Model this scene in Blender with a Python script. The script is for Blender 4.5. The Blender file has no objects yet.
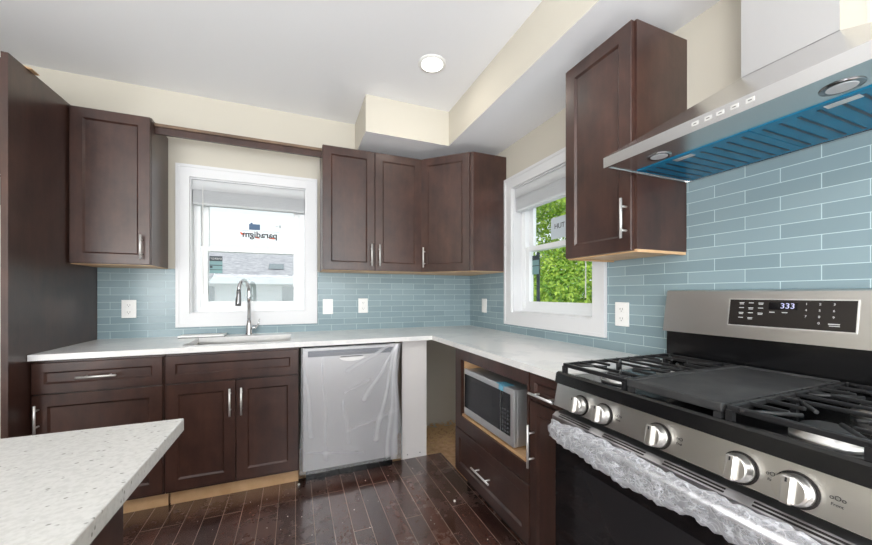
import bpy, bmesh, math, random
from mathutils import Vector, Matrix
random.seed(7)
sc = bpy.context.scene
C = sc.collection
R_ = math.radians
D = 2.96      # back wall
RX = 1.56     # right wall
ZC = 2.642    # ceiling

# ---------------------------------------------------------------- camera, sky, sun, exposure
cam_d = bpy.data.cameras.new('camera')
cam = bpy.data.objects.new('camera', cam_d); C.objects.link(cam)
cam.location = (0, 0, 1.211)
cam.rotation_euler = (R_(90), 0, R_(-22.10))
cam_d.sensor_width = 36; cam_d.lens = 36 * 346.08 / 872
cam_d.shift_y = 0.0250
cam_d.clip_start = 0.02
sc.camera = cam

w = bpy.data.worlds.new('world'); sc.world = w; w.use_nodes = True
bg = w.node_tree.nodes['Background']
bg.inputs['Color'].default_value = (0.90, 0.95, 1.0, 1)
bg.inputs['Strength'].default_value = 1.2

def lamp(name, kind, loc, rot, energy, color=(1, 1, 1), **kw):
    l = bpy.data.lights.new(name, kind); l.energy = energy; l.color = color
    for k, v in kw.items(): setattr(l, k, v)
    o = bpy.data.objects.new(name, l); C.objects.link(o); o.location = loc; o.rotation_euler = rot
    return o
lamp('sun', 'SUN', (-6, -8, 12), (R_(38), 0, R_(-28)), 1.0, (1, .95, .86), angle=R_(1.0))
# added fill lamp behind the camera, tilted up to brighten the ceiling
lamp('rear_fill', 'AREA', (-0.3, -3.05, 1.35), (R_(160), 0, 0), 265, (0.93, 0.97, 1.0), shape='RECTANGLE', size=3.2, size_y=2.2)
# added fill lamp before the closed left wall, lifts the right-hand faces
lamp('side_fill', 'AREA', (-2.15, -1.3, 1.3), (R_(116), 0, R_(-76)), 200, (0.96, 0.98, 1.0), shape='RECTANGLE', size=2.2, size_y=1.8)

sc.view_settings.view_transform = 'Standard'
sc.view_settings.look = 'None'
sc.view_settings.exposure = 0.0
sc.view_settings.gamma = 1.0
sc.view_settings.use_curve_mapping = False

# ---------------------------------------------------------------- materials
def srgb(r, g, b):
    f = lambda c: (c / 255 / 12.92) if c / 255 <= .04045 else ((c / 255 + .055) / 1.055) ** 2.4
    return (f(r), f(g), f(b), 1)
def base(name, col=(.8, .8, .8, 1), rough=.5, metal=0.0, **kw):
    m = bpy.data.materials.new(name); m.use_nodes = True
    b = m.node_tree.nodes['Principled BSDF']
    b.inputs['Base Color'].default_value = col; b.inputs['Roughness'].default_value = rough
    b.inputs['Metallic'].default_value = metal
    for k, v in kw.items(): b.inputs[k].default_value = v
    return m
def nd(m, t, **kw):
    n = m.node_tree.nodes.new(t)
    for k, v in kw.items(): setattr(n, k, v)
    return n
def ln(m, a, b): m.node_tree.links.new(a, b)
def bsdf(m): return m.node_tree.nodes['Principled BSDF']
def coords(m, scale=(1, 1, 1), kind='Object', rot=(0, 0, 0), loc=(0, 0, 0)):
    t = nd(m, 'ShaderNodeTexCoord'); mp = nd(m, 'ShaderNodeMapping')
    mp.inputs['Scale'].default_value = scale; mp.inputs['Rotation'].default_value = rot; mp.inputs['Location'].default_value = loc
    ln(m, t.outputs[kind], mp.inputs['Vector']); return mp.outputs['Vector']
def noise(m, vec, scale, detail=4, rough=.55):
    n = nd(m, 'ShaderNodeTexNoise'); n.inputs['Scale'].default_value = scale
    n.inputs['Detail'].default_value = detail; n.inputs['Roughness'].default_value = rough
    ln(m, vec, n.inputs['Vector']); return n.outputs['Fac']
def ramp(m, fac, stops):
    r = nd(m, 'ShaderNodeValToRGB'); e = r.color_ramp.elements
    e[0].position, e[0].color = stops[0]; e[1].position, e[1].color = stops[-1]
    for p, c in stops[1:-1]:
        k = e.new(p); k.color = c
    ln(m, fac, r.inputs['Fac']); return r.outputs['Color']
def mixc(m, fac, a, b, mode='MIX'):
    n = nd(m, 'ShaderNodeMix', data_type='RGBA', blend_type=mode)
    for s, v in ((n.inputs[0], fac), (n.inputs[6], a), (n.inputs[7], b)):
        if hasattr(v, 'links'): ln(m, v, s)
        else: s.default_value = v
    return n.outputs[2]
def bump(m, h, strength=.2, dist=.002):
    b = nd(m, 'ShaderNodeBump'); b.inputs['Strength'].default_value = strength; b.inputs['Distance'].default_value = dist
    ln(m, h, b.inputs['Height']); ln(m, b.outputs['Normal'], bsdf(m).inputs['Normal'])

def wood(name, dark, mid, light, rough=.33, sc_=(38, 38, 2.6)):
    m = base(name, mid, rough, **{'Specular IOR Level': .5, 'Coat Weight': .32, 'Coat Roughness': .26})
    v = coords(m, sc_); f = noise(m, v, 1.0, 6, .6)
    v2 = coords(m, (3, 3, 3)); f2 = noise(m, v2, 1.2, 3)
    a = ramp(m, f, [(.2, dark), (.52, mid), (.85, light)])
    f3 = noise(m, coords(m, (1, 1, .6)), 9, 5, .65)
    c = mixc(m, .45, a, ramp(m, f2, [(.3, dark), (.7, light)]), 'MIX')
    c = mixc(m, .50, c, ramp(m, f3, [(.3, dark), (.7, light)]), 'MIX')
    ln(m, c, bsdf(m).inputs['Base Color']); bump(m, f, .06, .001); return m
M = {}
M['wood'] = wood('espresso_wood', srgb(34, 19, 17), srgb(53, 32, 27), srgb(86, 57, 47))
M['woodh'] = wood('espresso_wood_horizontal', srgb(34, 19, 17), srgb(53, 32, 27), srgb(86, 57, 47), sc_=(3, 3, 40))
M['dark'] = base('dark_gap', srgb(22, 16, 15), .6)
M['tan'] = wood('raw_plywood', srgb(190, 145, 100), srgb(214, 172, 126), srgb(228, 192, 150), .6, (3, 3, 40))
M['brownraw'] = wood('brown_strip', srgb(70, 52, 40), srgb(96, 74, 58), srgb(140, 112, 86), .55, (3, 30, 60))
M['steel'] = base('brushed_steel', (.76, .75, .73, 1), .30, 1.0)
_v = coords(M['steel'], (2, 2, 260)); _f = noise(M['steel'], _v, 1, 3); bump(M['steel'], _f, .05, .0006)
M['steelv'] = base('brushed_steel_door', (.50, .495, .505, 1), .40, 1.0)
_v = coords(M['steelv'], (260, 2, 2)); _f = noise(M['steelv'], _v, 1, 3); bump(M['steelv'], _f, .05, .0006)
M['knob'] = base('knob_steel', (.74, .72, .69, 1), .34, 1.0)
M['nickel'] = base('satin_nickel', (.86, .85, .83, 1), .42, .75)
M['chrome'] = base('chrome', (.72, .73, .75, 1), .08, 1.0)
M['dchrome'] = base('dark_chrome', (.30, .30, .31, 1), .18, 1.0)
M['hoodsteel'] = base('hood_steel', (.72, .715, .71, 1), .25, 1.0)
M['blk'] = base('black_enamel', (.006, .006, .0065, 1), .16)
M['iron'] = base('cast_iron', (.014, .014, .015, 1), .34)
_v = coords(M['iron'], (1, 1, 1)); _f = noise(M['iron'], _v, 260, 2); bump(M['iron'], _f, .12, .0006)
M['grid'] = base('griddle_iron', (.045, .045, .047, 1), .55)
_v = coords(M['grid'], (1, 1, 1)); _f = noise(M['grid'], _v, 300, 2); bump(M['grid'], _f, .3, .001)
ln(M['grid'], ramp(M['grid'], noise(M['grid'], coords(M['grid']), 14, 6), [(.35, (.018, .018, .019, 1)), (.8, (.055, .055, .055, 1))]), bsdf(M['grid']).inputs['Base Color'])
M['ovenglass'] = base('oven_black_glass', (.008, .008, .009, 1), .06)
M['alu'] = base('burner_aluminium', (.70, .69, .67, 1), .4, 1.0)
M['white'] = base('white_trim_paint', srgb(224, 224, 225), .35)
M['vinyl'] = base('white_vinyl', srgb(240, 242, 243), .3)
M['plate'] = base('white_plastic', srgb(244, 243, 240), .35)
M['slot'] = base('outlet_slot', srgb(90, 88, 84), .6)
M['wall'] = base('cream_wall', srgb(204, 198, 185), .85)
_f = noise(M['wall'], coords(M['wall']), 180, 2); bump(M['wall'], _f, .05, .001)
M['ceil'] = base('ceiling_paint', srgb(246, 246, 248), .8)
_f = noise(M['ceil'], coords(M['ceil']), 90, 2); bump(M['ceil'], _f, .04, .001)
M['wcard'] = base('white_board', srgb(238, 233, 230), .6)
M['mwsil'] = base('microwave_silver', (.74, .74, .75, 1), .42, .8)
M['mwglass'] = base('microwave_glass', (.015, .015, .017, 1), .10)
M['bluetape'] = base('blue_tape', srgb(110, 178, 205), .45)
M['panelblk'] = base('control_black', srgb(38, 34, 32), .25)
M['blind'] = base('blind_plastic', srgb(244, 244, 244), .4)
_n = M['blind'].node_tree; _t = _n.nodes.new('ShaderNodeBsdfTranslucent'); _t.inputs[0].default_value = (.95, .96, .97, 1)
_m = _n.nodes.new('ShaderNodeMixShader'); _m.inputs[0].default_value = .7
_n.links.new(_n.nodes['Principled BSDF'].outputs[0], _m.inputs[1]); _n.links.new(_t.outputs[0], _m.inputs[2]); _n.links.new(_m.outputs[0], _n.nodes['Material Output'].inputs[0])
M['txt'] = base('print_white', srgb(205, 205, 205), .5)
M['txtd'] = base('print_dark', srgb(40, 40, 44), .5)
M['orange'] = base('sticker_orange', srgb(226, 92, 40), .5)
M['navy'] = base('sticker_blue', srgb(66, 96, 130), .5)
M['lblgrey'] = base('sticker_grey', srgb(204, 214, 220), .5)
M['lbldark'] = base('sticker_dark', srgb(50, 62, 68), .5)
M['lblteal'] = base('sticker_teal', srgb(120, 158, 160), .5)
def emis(name, col, s):
    m = bpy.data.materials.new(name); m.use_nodes = True; nt = m.node_tree
    e = nt.nodes.new('ShaderNodeEmission'); e.inputs[0].default_value = col; e.inputs[1].default_value = s
    nt.links.new(e.outputs[0], nt.nodes['Material Output'].inputs[0]); return m
M['lamp'] = emis('lamp_diffuser', (1, .98, .94, 1), 8)
M['digit'] = emis('clock_digits', srgb(215, 215, 255), 1.2)
M['hoodlamp'] = base('hood_lamp_lens', srgb(205, 208, 212), .2)
# film on the hood filters
M['bluefilm'] = base('blue_film', srgb(6, 122, 165), .24, **{'Specular IOR Level': .3})
M['bluedark'] = base('blue_film_slot', srgb(8, 44, 64), .3)

# glass subway tile: brick texture along the wall
def tile(name, swap, off, rough):
    m = base(name, srgb(150, 178, 184), rough, **{'Specular IOR Level': .35})
    t = nd(m, 'ShaderNodeTexCoord'); s = nd(m, 'ShaderNodeSeparateXYZ'); c = nd(m, 'ShaderNodeCombineXYZ')
    ln(m, t.outputs['Object'], s.inputs[0]); ln(m, s.outputs[1 if swap else 0], c.inputs[0]); ln(m, s.outputs[2], c.inputs[1])
    mp = nd(m, 'ShaderNodeMapping'); mp.inputs['Location'].default_value = off; ln(m, c.outputs[0], mp.inputs[0])
    b = nd(m, 'ShaderNodeTexBrick', offset=.5, offset_frequency=2, squash=1.0)
    b.inputs['Scale'].default_value = 1; b.inputs['Mortar Size'].default_value = .0012; b.inputs['Mortar Smooth'].default_value = .1
    b.inputs['Brick Width'].default_value = .2025; b.inputs['Row Height'].default_value = .0488
    b.inputs['Color1'].default_value = srgb(130, 150, 156); b.inputs['Color2'].default_value = srgb(142, 162, 168)
    b.inputs['Mortar'].default_value = srgb(192, 212, 216)
    ln(m, mp.outputs[0], b.inputs['Vector']); ln(m, b.outputs['Color'], bsdf(m).inputs['Base Color'])
    inv = nd(m, 'ShaderNodeMath', operation='SUBTRACT'); inv.inputs[0].default_value = 1; ln(m, b.outputs['Fac'], inv.inputs[1])
    bump(m, inv.outputs[0], .5, .0015)
    return m
M['tileb'] = tile('glass_tile_back', False, (.03, -.914, 0), .22)
M['tiler'] = tile('glass_tile_right', True, (.0485, -.914, 0), .06)

# quartz
def quartz(name, speck):
    m = base(name, srgb(226, 225, 222), .16)
    v = coords(m)
    a = ramp(m, noise(m, v, 3.2, 8, .62), [(.42, srgb(234, 232, 229)), (.50, srgb(226, 225, 224)), (.54, srgb(236, 234, 231))])
    if speck:
        a = srgb(200, 199, 195)
        vo = nd(m, 'ShaderNodeTexVoronoi'); vo.inputs['Scale'].default_value = 62; vo.inputs['Randomness'].default_value = 1
        ln(m, coords(m, (1, 1.6, 1), rot=(0, 0, .6)), vo.inputs['Vector'])
        k = ramp(m, vo.outputs['Distance'], [(.15, (1, 1, 1, 1)), (.24, (0, 0, 0, 1))])
        n = ramp(m, noise(m, v, 34, 3), [(.50, (0, 0, 0, 1)), (.58, (1, 1, 1, 1))])
        kk = mixc(m, 1.0, k, n, 'MULTIPLY')
        n2 = ramp(m, noise(m, v, 120, 2), [(.35, srgb(192, 191, 187)), (.6, srgb(202, 201, 197))])
        a = mixc(m, kk, n2, srgb(140, 138, 133))
    ln(m, a, bsdf(m).inputs['Base Color']); return m
M['quartz'] = quartz('white_veined_quartz', False)
M['quartzs'] = quartz('speckled_quartz', True)

# floor planks along Y
def planks():
    m = base('dark_plank_floor', srgb(70, 48, 42), .3, **{'Specular IOR Level': .8, 'Coat Weight': .8, 'Coat Roughness': .14})
    t = nd(m, 'ShaderNodeTexCoord'); s = nd(m, 'ShaderNodeSeparateXYZ'); c = nd(m, 'ShaderNodeCombineXYZ')
    ln(m, t.outputs['Object'], s.inputs[0]); ln(m, s.outputs[1], c.inputs[0]); ln(m, s.outputs[0], c.inputs[1])
    b = nd(m, 'ShaderNodeTexBrick', offset=.37, offset_frequency=3)
    b.inputs['Scale'].default_value = 1; b.inputs['Mortar Size'].default_value = .0017; b.inputs['Mortar Smooth'].default_value = .2
    b.inputs['Brick Width'].default_value = 1.1; b.inputs['Row Height'].default_value = .092; b.inputs['Bias'].default_value = -.1
    b.inputs['Color1'].default_value = srgb(58, 35, 30); b.inputs['Color2'].default_value = srgb(96, 62, 52); b.inputs['Mortar'].default_value = srgb(176, 156, 144)
    ln(m, c.outputs[0], b.inputs['Vector'])
    g = ramp(m, noise(m, coords(m, (30, 2, 1)), 1, 6), [(.3, (.72, .72, .72, 1)), (.7, (1.15, 1.12, 1.1, 1))])
    col = mixc(m, 1.0, b.outputs['Color'], g, 'MULTIPLY')
    dust = ramp(m, noise(m, coords(m), 3.4, 9, .72), [(.35, (0, 0, 0, 1)), (.85, (1, 1, 1, 1))])
    spk = ramp(m, noise(m, coords(m), 46, 5, .7), [(.60, (0, 0, 0, 1)), (.72, (1, 1, 1, 1))])
    dm = mixc(m, .55, dust, spk, 'MIX')
    sm = nd(m, 'ShaderNodeMath', operation='MULTIPLY'); ln(m, dm, sm.inputs[0]); sm.inputs[1].default_value = .52
    col = mixc(m, sm.outputs[0], col, srgb(164, 136, 124))
    ln(m, col, bsdf(m).inputs['Base Color'])
    rr = nd(m, 'ShaderNodeMapRange'); rr.inputs[3].default_value = .18; rr.inputs[4].default_value = .42
    ln(m, dust, rr.inputs[0]); ln(m, rr.outputs[0], bsdf(m).inputs['Roughness'])
    bump(m, b.outputs['Fac'], -.3, .001)
    return m
M['floor'] = planks()
M['osb'] = base('subfloor_board', srgb(190, 152, 112), .8)
ln(M['osb'], ramp(M['osb'], noise(M['osb'], coords(M['osb']), 30, 6), [(.3, srgb(196, 150, 108)), (.7, srgb(232, 196, 154))]), bsdf(M['osb']).inputs['Base Color'])
M['chip'] = base('sawdust_chip', srgb(226, 192, 142), .8)
M['chipw'] = base('white_chip', srgb(240, 238, 232), .6)

def glassmat(name, tint, refl):
    m = bpy.data.materials.new(name); m.use_nodes = True; nt = m.node_tree
    nt.nodes.remove(nt.nodes['Principled BSDF'])
    tr = nt.nodes.new('ShaderNodeBsdfTransparent'); tr.inputs[0].default_value = tint
    gl = nt.nodes.new('ShaderNodeBsdfGlossy'); gl.inputs['Roughness'].default_value = .02
    mx = nt.nodes.new('ShaderNodeMixShader'); mx.inputs[0].default_value = refl
    nt.links.new(tr.outputs[0], mx.inputs[1]); nt.links.new(gl.outputs[0], mx.inputs[2])
    nt.links.new(mx.outputs[0], nt.nodes['Material Output'].inputs[0]); return m
M['glass'] = glassmat('window_glass', (.96, .98, .97, 1), .02)
def filmmat(name, opac, col, rough):
    m = bpy.data.materials.new(name); m.use_nodes = True; nt = m.node_tree
    b = nt.nodes['Principled BSDF']; b.inputs['Base Color'].default_value = col; b.inputs['Roughness'].default_value = rough
    tr = nt.nodes.new('ShaderNodeBsdfTransparent'); mx = nt.nodes.new('ShaderNodeMixShader')
    lw = nt.nodes.new('ShaderNodeLayerWeight'); lw.inputs['Blend'].default_value = .35
    mr = nt.nodes.new('ShaderNodeMapRange'); mr.inputs[3].default_value = opac; mr.inputs[4].default_value = min(1, opac + .45)
    nt.links.new(lw.outputs['Facing'], mr.inputs[0]); nt.links.new(mr.outputs[0], mx.inputs[0])
    nt.links.new(tr.outputs[0], mx.inputs[1]); nt.links.new(b.outputs[0], mx.inputs[2])
    nt.links.new(mx.outputs[0], nt.nodes['Material Output'].inputs[0]); return m
M['film'] = filmmat('clear_film', .20, (.9, .9, .93, 1), .22)
def crinkle(m, sc_, scale, strength, w):
    nt = m.node_tree
    vo = nd(m, 'ShaderNodeTexVoronoi', feature='DISTANCE_TO_EDGE'); vo.inputs['Scale'].default_value = scale
    nz = nd(m, 'ShaderNodeTexNoise'); nz.inputs['Scale'].default_value = scale * .9
    mx = nd(m, 'ShaderNodeMix', data_type='RGBA'); mx.inputs[0].default_value = .10
    cv = coords(m, sc_, rot=(0, .5, 0)); ln(m, cv, nz.inputs['Vector']); ln(m, cv, mx.inputs[6]); ln(m, nz.outputs['Color'], mx.inputs[7]); ln(m, mx.outputs[2], vo.inputs['Vector'])
    cr = ramp(m, vo.outputs['Distance'], [(.0, (strength,) * 3 + (1,)), (w, (0, 0, 0, 1))])
    ad = nd(m, 'ShaderNodeMath', operation='ADD', use_clamp=True)
    ms = [n for n in nt.nodes if n.type == 'MIX_SHADER'][0]; old = ms.inputs[0].links[0].from_socket
    ln(m, old, ad.inputs[0]); ln(m, cr, ad.inputs[1]); ln(m, ad.outputs[0], ms.inputs[0])
M['wrap'] = filmmat('bubble_wrap', .20, (.80, .81, .85, 1), .36)
_m = M['film']; _a = nd(_m, 'ShaderNodeAttribute', attribute_name='fold'); _q = nd(_m, 'ShaderNodeMath', operation='MULTIPLY_ADD', use_clamp=True)
_s = [n for n in _m.node_tree.nodes if n.type == 'MIX_SHADER'][0]; _o = _s.inputs[0].links[0].from_socket
ln(_m, _a.outputs['Fac'], _q.inputs[0]); _q.inputs[1].default_value = 55; ln(_m, _o, _q.inputs[2]); ln(_m, _q.outputs[0], _s.inputs[0])   # film doubled over itself in the folds
crinkle(M['wrap'], (1, .8, 1.3), 27, .26, .07)
M['siding'] = base('white_siding', srgb(206, 210, 216), .7)
M['shingle'] = base('pale_shingles', srgb(196, 194, 198), .8)
ln(M['shingle'], ramp(M['shingle'], noise(M['shingle'], coords(M['shingle'], (1, 2.5, 4)), 5, 6, .75), [(.38, srgb(150, 149, 160)), (.6, srgb(212, 210, 214))]), bsdf(M['shingle']).inputs['Base Color'])
M['hwin'] = base('house_window_glass', srgb(84, 104, 112), .15)
M['grass'] = base('lawn', srgb(96, 120, 62), .9)
def leafmat(name, a, b):
    m = base(name, a, .5); g = nd(m, 'ShaderNodeNewGeometry')
    ln(m, ramp(m, g.outputs['Random Per Island'], [(0, a), (1, b)]), bsdf(m).inputs['Base Color'])
    bsdf(m).inputs['Transmission Weight'].default_value = 0
    return m
M['leaf'] = leafmat('leaves', srgb(96, 150, 34), srgb(196, 222, 84))
M['bark'] = base('bark', srgb(84, 70, 58), .9)

# ---------------------------------------------------------------- mesh helpers
class MB:
    def __init__(s): s.bm = bmesh.new(); s.m = Matrix.Identity(4)
    def v(s, p): return s.bm.verts.new(s.m @ Vector(p))
    def f(s, vs, smooth=False):
        try:
            q = s.bm.faces.new(vs); q.smooth = smooth; return q
        except ValueError: return None
    def box(s, x0, x1, y0, y1, z0, z1, bev=0.0):
        x0, x1 = sorted((x0, x1)); y0, y1 = sorted((y0, y1)); z0, z1 = sorted((z0, z1))
        P = [(x0, y0, z0), (x1, y0, z0), (x1, y1, z0), (x0, y1, z0), (x0, y0, z1), (x1, y0, z1), (x1, y1, z1), (x0, y1, z1)]
        vs = [s.v(p) for p in P]
        fs = [s.f([vs[i] for i in q]) for q in ((3, 2, 1, 0), (4, 5, 6, 7), (0, 1, 5, 4), (1, 2, 6, 5), (2, 3, 7, 6), (3, 0, 4, 7))]
        if bev:
            es = list({e for q in fs for e in q.edges})
            bmesh.ops.bevel(s.bm, geom=es, offset=bev, segments=2, affect='EDGES', profile=.5, clamp_overlap=True)
        return s
    def prism(s, poly, z0, z1):
        a = [s.v((p[0], p[1], z0)) for p in poly]; b = [s.v((p[0], p[1], z1)) for p in poly]
        s.f(a[::-1]); s.f(b); n = len(poly)
        for i in range(n): s.f([a[i], a[(i + 1) % n], b[(i + 1) % n], b[i]])
        return s
    def prismy(s, poly, y0, y1):   # polygon in x,z extruded along y
        a = [s.v((p[0], y0, p[1])) for p in poly]; b = [s.v((p[0], y1, p[1])) for p in poly]
        s.f(a); s.f(b[::-1]); n = len(poly)
        for i in range(n): s.f([a[(i + 1) % n], a[i], b[i], b[(i + 1) % n]])
        return s
    def tube(s, pts, r, seg=12, cap=True):
        pts = [Vector(p) for p in pts]; n = len(pts)
        rs = r if isinstance(r, (list, tuple)) else [r] * n
        rings = []; up = None
        for i, p in enumerate(pts):
            t = (pts[min(i + 1, n - 1)] - pts[max(i - 1, 0)]).normalized()
            if up is None:
                up = Vector((0, 0, 1)) if abs(t.z) < .9 else Vector((1, 0, 0))
            a = t.cross(up).normalized(); b = a.cross(t).normalized(); up = b
            rings.append([s.v(p + (a * math.cos(2 * math.pi * k / seg) + b * math.sin(2 * math.pi * k / seg)) * rs[i]) for k in range(seg)])
        for i in range(n - 1):
            for k in range(seg):
                s.f([rings[i][k], rings[i][(k + 1) % seg], rings[i + 1][(k + 1) % seg], rings[i + 1][k]], True)
        if cap: s.f(rings[0][::-1]); s.f(rings[-1])
        return s
    def lathe(s, prof, o=(0, 0, 0), axis='z', seg=28):
        o = Vector(o); rings = []
        for r, h in prof:
            ring = []
            for k in range(seg):
                a = 2 * math.pi * k / seg; c, d = r * math.cos(a), r * math.sin(a)
                q = {'z': (c, d, h), 'x': (h, c, d), 'y': (c, h, d)}[axis]
                ring.append(s.v(o + Vector(q)))
            rings.append(ring)
        for i in range(len(rings) - 1):
            for k in range(seg): s.f([rings[i][k], rings[i][(k + 1) % seg], rings[i + 1][(k + 1) % seg], rings[i + 1][k]], True)
        s.f(rings[0][::-1]); s.f(rings[-1]); return s
    def shaker(s, w, h, st=.058, t=.019, rec=.008):
        # door in local x (width), z (height); front face at y=-t, back at y=0
        def ring(i, y): return [s.v((i, y, i)), s.v((w - i, y, i)), s.v((w - i, y, h - i)), s.v((i, y, h - i))]
        rs = [ring(0, 0), ring(0, -t + .002), ring(.002, -t), ring(st, -t), ring(st + .009, -t + rec + .001)]
        s.f(rs[0])
        for a, b in zip(rs, rs[1:]):
            for k in range(4): s.f([a[k], a[(k + 1) % 4], b[(k + 1) % 4], b[k]])
        s.f(rs[-1]); return s
    def build(s, name, mat, parent=None, smooth_angle=None):
        bm = s.bm
        bmesh.ops.recalc_face_normals(bm, faces=bm.faces)
        o = ORG.get(root_of(parent).name, Vector((0, 0, 0))) if parent else Vector((0, 0, 0))
        if o.length: bmesh.ops.translate(bm, verts=bm.verts, vec=-o)
        me = bpy.data.meshes.new(name); bm.to_mesh(me); bm.free()
        ob = bpy.data.objects.new(name, me); C.objects.link(ob)
        me.materials.append(M[mat] if isinstance(mat, str) else mat)
        if parent: ob.parent = parent
        return ob
ORG = {}
def root_of(o):
    while o.parent: o = o.parent
    return o
def tag(o, label, cat, group=None, kind=None):
    if label: o['label'] = label
    if cat: o['category'] = cat
    if group: o['group'] = group
    if kind: o['kind'] = kind
    return o
def thing(name, loc, label, cat, group=None):
    o = bpy.data.objects.new(name, None); C.objects.link(o); o.location = loc; o.empty_display_size = .05
    ORG[o.name] = Vector(loc); return tag(o, label, cat, group)
def B(*a, **k): return MB().box(*a, **k)
def part_label(o, l): o['label'] = l; return o
def struct(o): o['kind'] = 'structure'; return o
def text(body, size, mat, parent, matrix, name='lettering', flip=False, ext=.0004, align='CENTER', bold=0.0):
    cu = bpy.data.curves.new('t', 'FONT'); cu.body = body; cu.size = size; cu.align_x = align; cu.offset = bold; cu.align_y = 'CENTER'; cu.extrude = ext
    t = bpy.data.objects.new('t', cu); C.objects.link(t)
    bpy.context.view_layer.update()
    me = bpy.data.meshes.new_from_object(t.evaluated_get(bpy.context.evaluated_depsgraph_get()))
    bpy.data.objects.remove(t); bpy.data.curves.remove(cu)
    bm = bmesh.new(); bm.from_mesh(me)
    if flip: bmesh.ops.transform(bm, matrix=Matrix.Diagonal((-1, 1, 1, 1)), verts=bm.verts)
    bmesh.ops.transform(bm, matrix=matrix, verts=bm.verts)
    bpy.data.meshes.remove(me)
    mb = MB(); mb.bm.free(); mb.bm = bm
    return mb.build(name, mat, parent)
def frame(o, u, n):   # matrix: local x->u, local y -> -n (into), local z up
    u = Vector(u).normalized(); n = Vector(n).normalized()
    return Matrix(((u.x, -n.x, 0, o[0]), (u.y, -n.y, 0, o[1]), (u.z, -n.z, 1, o[2]), (0, 0, 0, 1)))
def textm(o, u, n):   # text plane: x->u, y->up, z->n
    u = Vector(u).normalized(); n = Vector(n).normalized(); vv = n.cross(u)
    return Matrix(((u.x, vv.x, n.x, o[0]), (u.y, vv.y, n.y, o[1]), (u.z, vv.z, n.z, o[2]), (0, 0, 0, 1)))
def door(parent, o, u, n, wd, h, name='door', st=.058, mat='wood'):
    mb = MB(); mb.m = frame(o, u, n); mb.shaker(wd, h, st); return mb.build(name, mat, parent)
def pull(parent, p0, p1, n, off=.032, r=.0055):
    p0, p1, n = Vector(p0), Vector(p1), Vector(n).normalized()
    mb = MB(); mb.tube([p0 + n * off, p1 + n * off], r)
    d = (p1 - p0)
    for k in (.2, .8): mb.tube([p0 + d * k, p0 + d * k + n * off], r * .8, 8)
    return part_label(mb.build('handle', 'nickel', parent), 'satin nickel bar handle')

# ================================================================= SETTING
YR = -3.2; XL = -2.25
# window openings (clear opening inside the casing)
W1 = dict(a=-.70, b=.078, z0=1.072, z1=2.05)
W2 = dict(a=1.468, b=2.258, z0=1.072, z1=2.03)
struct(B(XL, 1.03, YR, 2.44, -.03, 0).build('floor', 'floor'))
mb = MB(); mb.box(XL, RX, 2.44, D, -.06, -.018); mb.box(1.03, RX, YR, 2.44, -.06, -.018)
struct(mb.build('subfloor', 'osb'))
struct(B(XL - .15, RX + .16, YR - .15, D + .16, ZC, ZC + .1).build('ceiling', 'ceil'))
mb = MB()
T = .16
mb.box(XL - T, W1['a'], D, D + T, -.06, ZC); mb.box(W1['b'], RX + T, D, D + T, -.06, ZC)
mb.box(W1['a'], W1['b'], D, D + T, -.06, W1['z0']); mb.box(W1['a'], W1['b'], D, D + T, W1['z1'], ZC)
struct(mb.build('wall_back', 'wall'))
mb = MB()
mb.box(RX, RX + T, YR, W2['a'], -.06, ZC); mb.box(RX, RX + T, W2['b'], D, -.06, ZC)
mb.box(RX, RX + T, W2['a'], W2['b'], -.06, W2['z0']); mb.box(RX, RX + T, W2['a'], W2['b'], W2['z1'], ZC)
struct(mb.build('wall_right', 'wall'))
struct(B(XL - T, XL, YR, D, -.06, ZC).build('wall_left', 'wall'))
mb = MB(); mb.box(XL, -1.95, YR - T, YR, -.06, ZC); mb.box(1.35, RX, YR - T, YR, -.06, ZC); mb.box(-1.95, 1.35, YR - T, YR, 2.45, ZC)
struct(mb.build('wall_rear', 'wall'))
# dropped soffit over the cabinets
mb = MB(); mb.prism([(.465, 2.478), (1.115, 2.478), (1.115, YR), (RX, YR), (RX, D), (.465, D)], 2.375, ZC)
so_ = struct(mb.build('ceiling_soffit', 'wall')); so_.data.materials.append(M['ceil'])
for p in so_.data.polygons:
    if p.normal.z < -.5: p.material_index = 1

# backsplash tile
TZ0, TZ1 = .914, 1.39
mb = MB(); TT = .008
mb.box(-1.21, -.782, D - TT, D, TZ0, TZ1); mb.box(.164, RX, D - TT, D, TZ0, TZ1); mb.box(-.782, .164, D - TT, D, TZ0, .976)
struct(mb.build('wall_back_tile', 'tileb'))
mb = MB()
mb.box(RX - TT, RX, 2.348, D - TT, TZ0, TZ1); mb.box(RX - TT, RX, 1.378, 2.348, TZ0, .976)
mb.box(RX - TT, RX, .97, 1.378, TZ0, TZ1); mb.box(RX - TT, RX, -1.0, .97, TZ0, 1.76)
struct(mb.build('wall_right_tile', 'tiler'))

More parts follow.
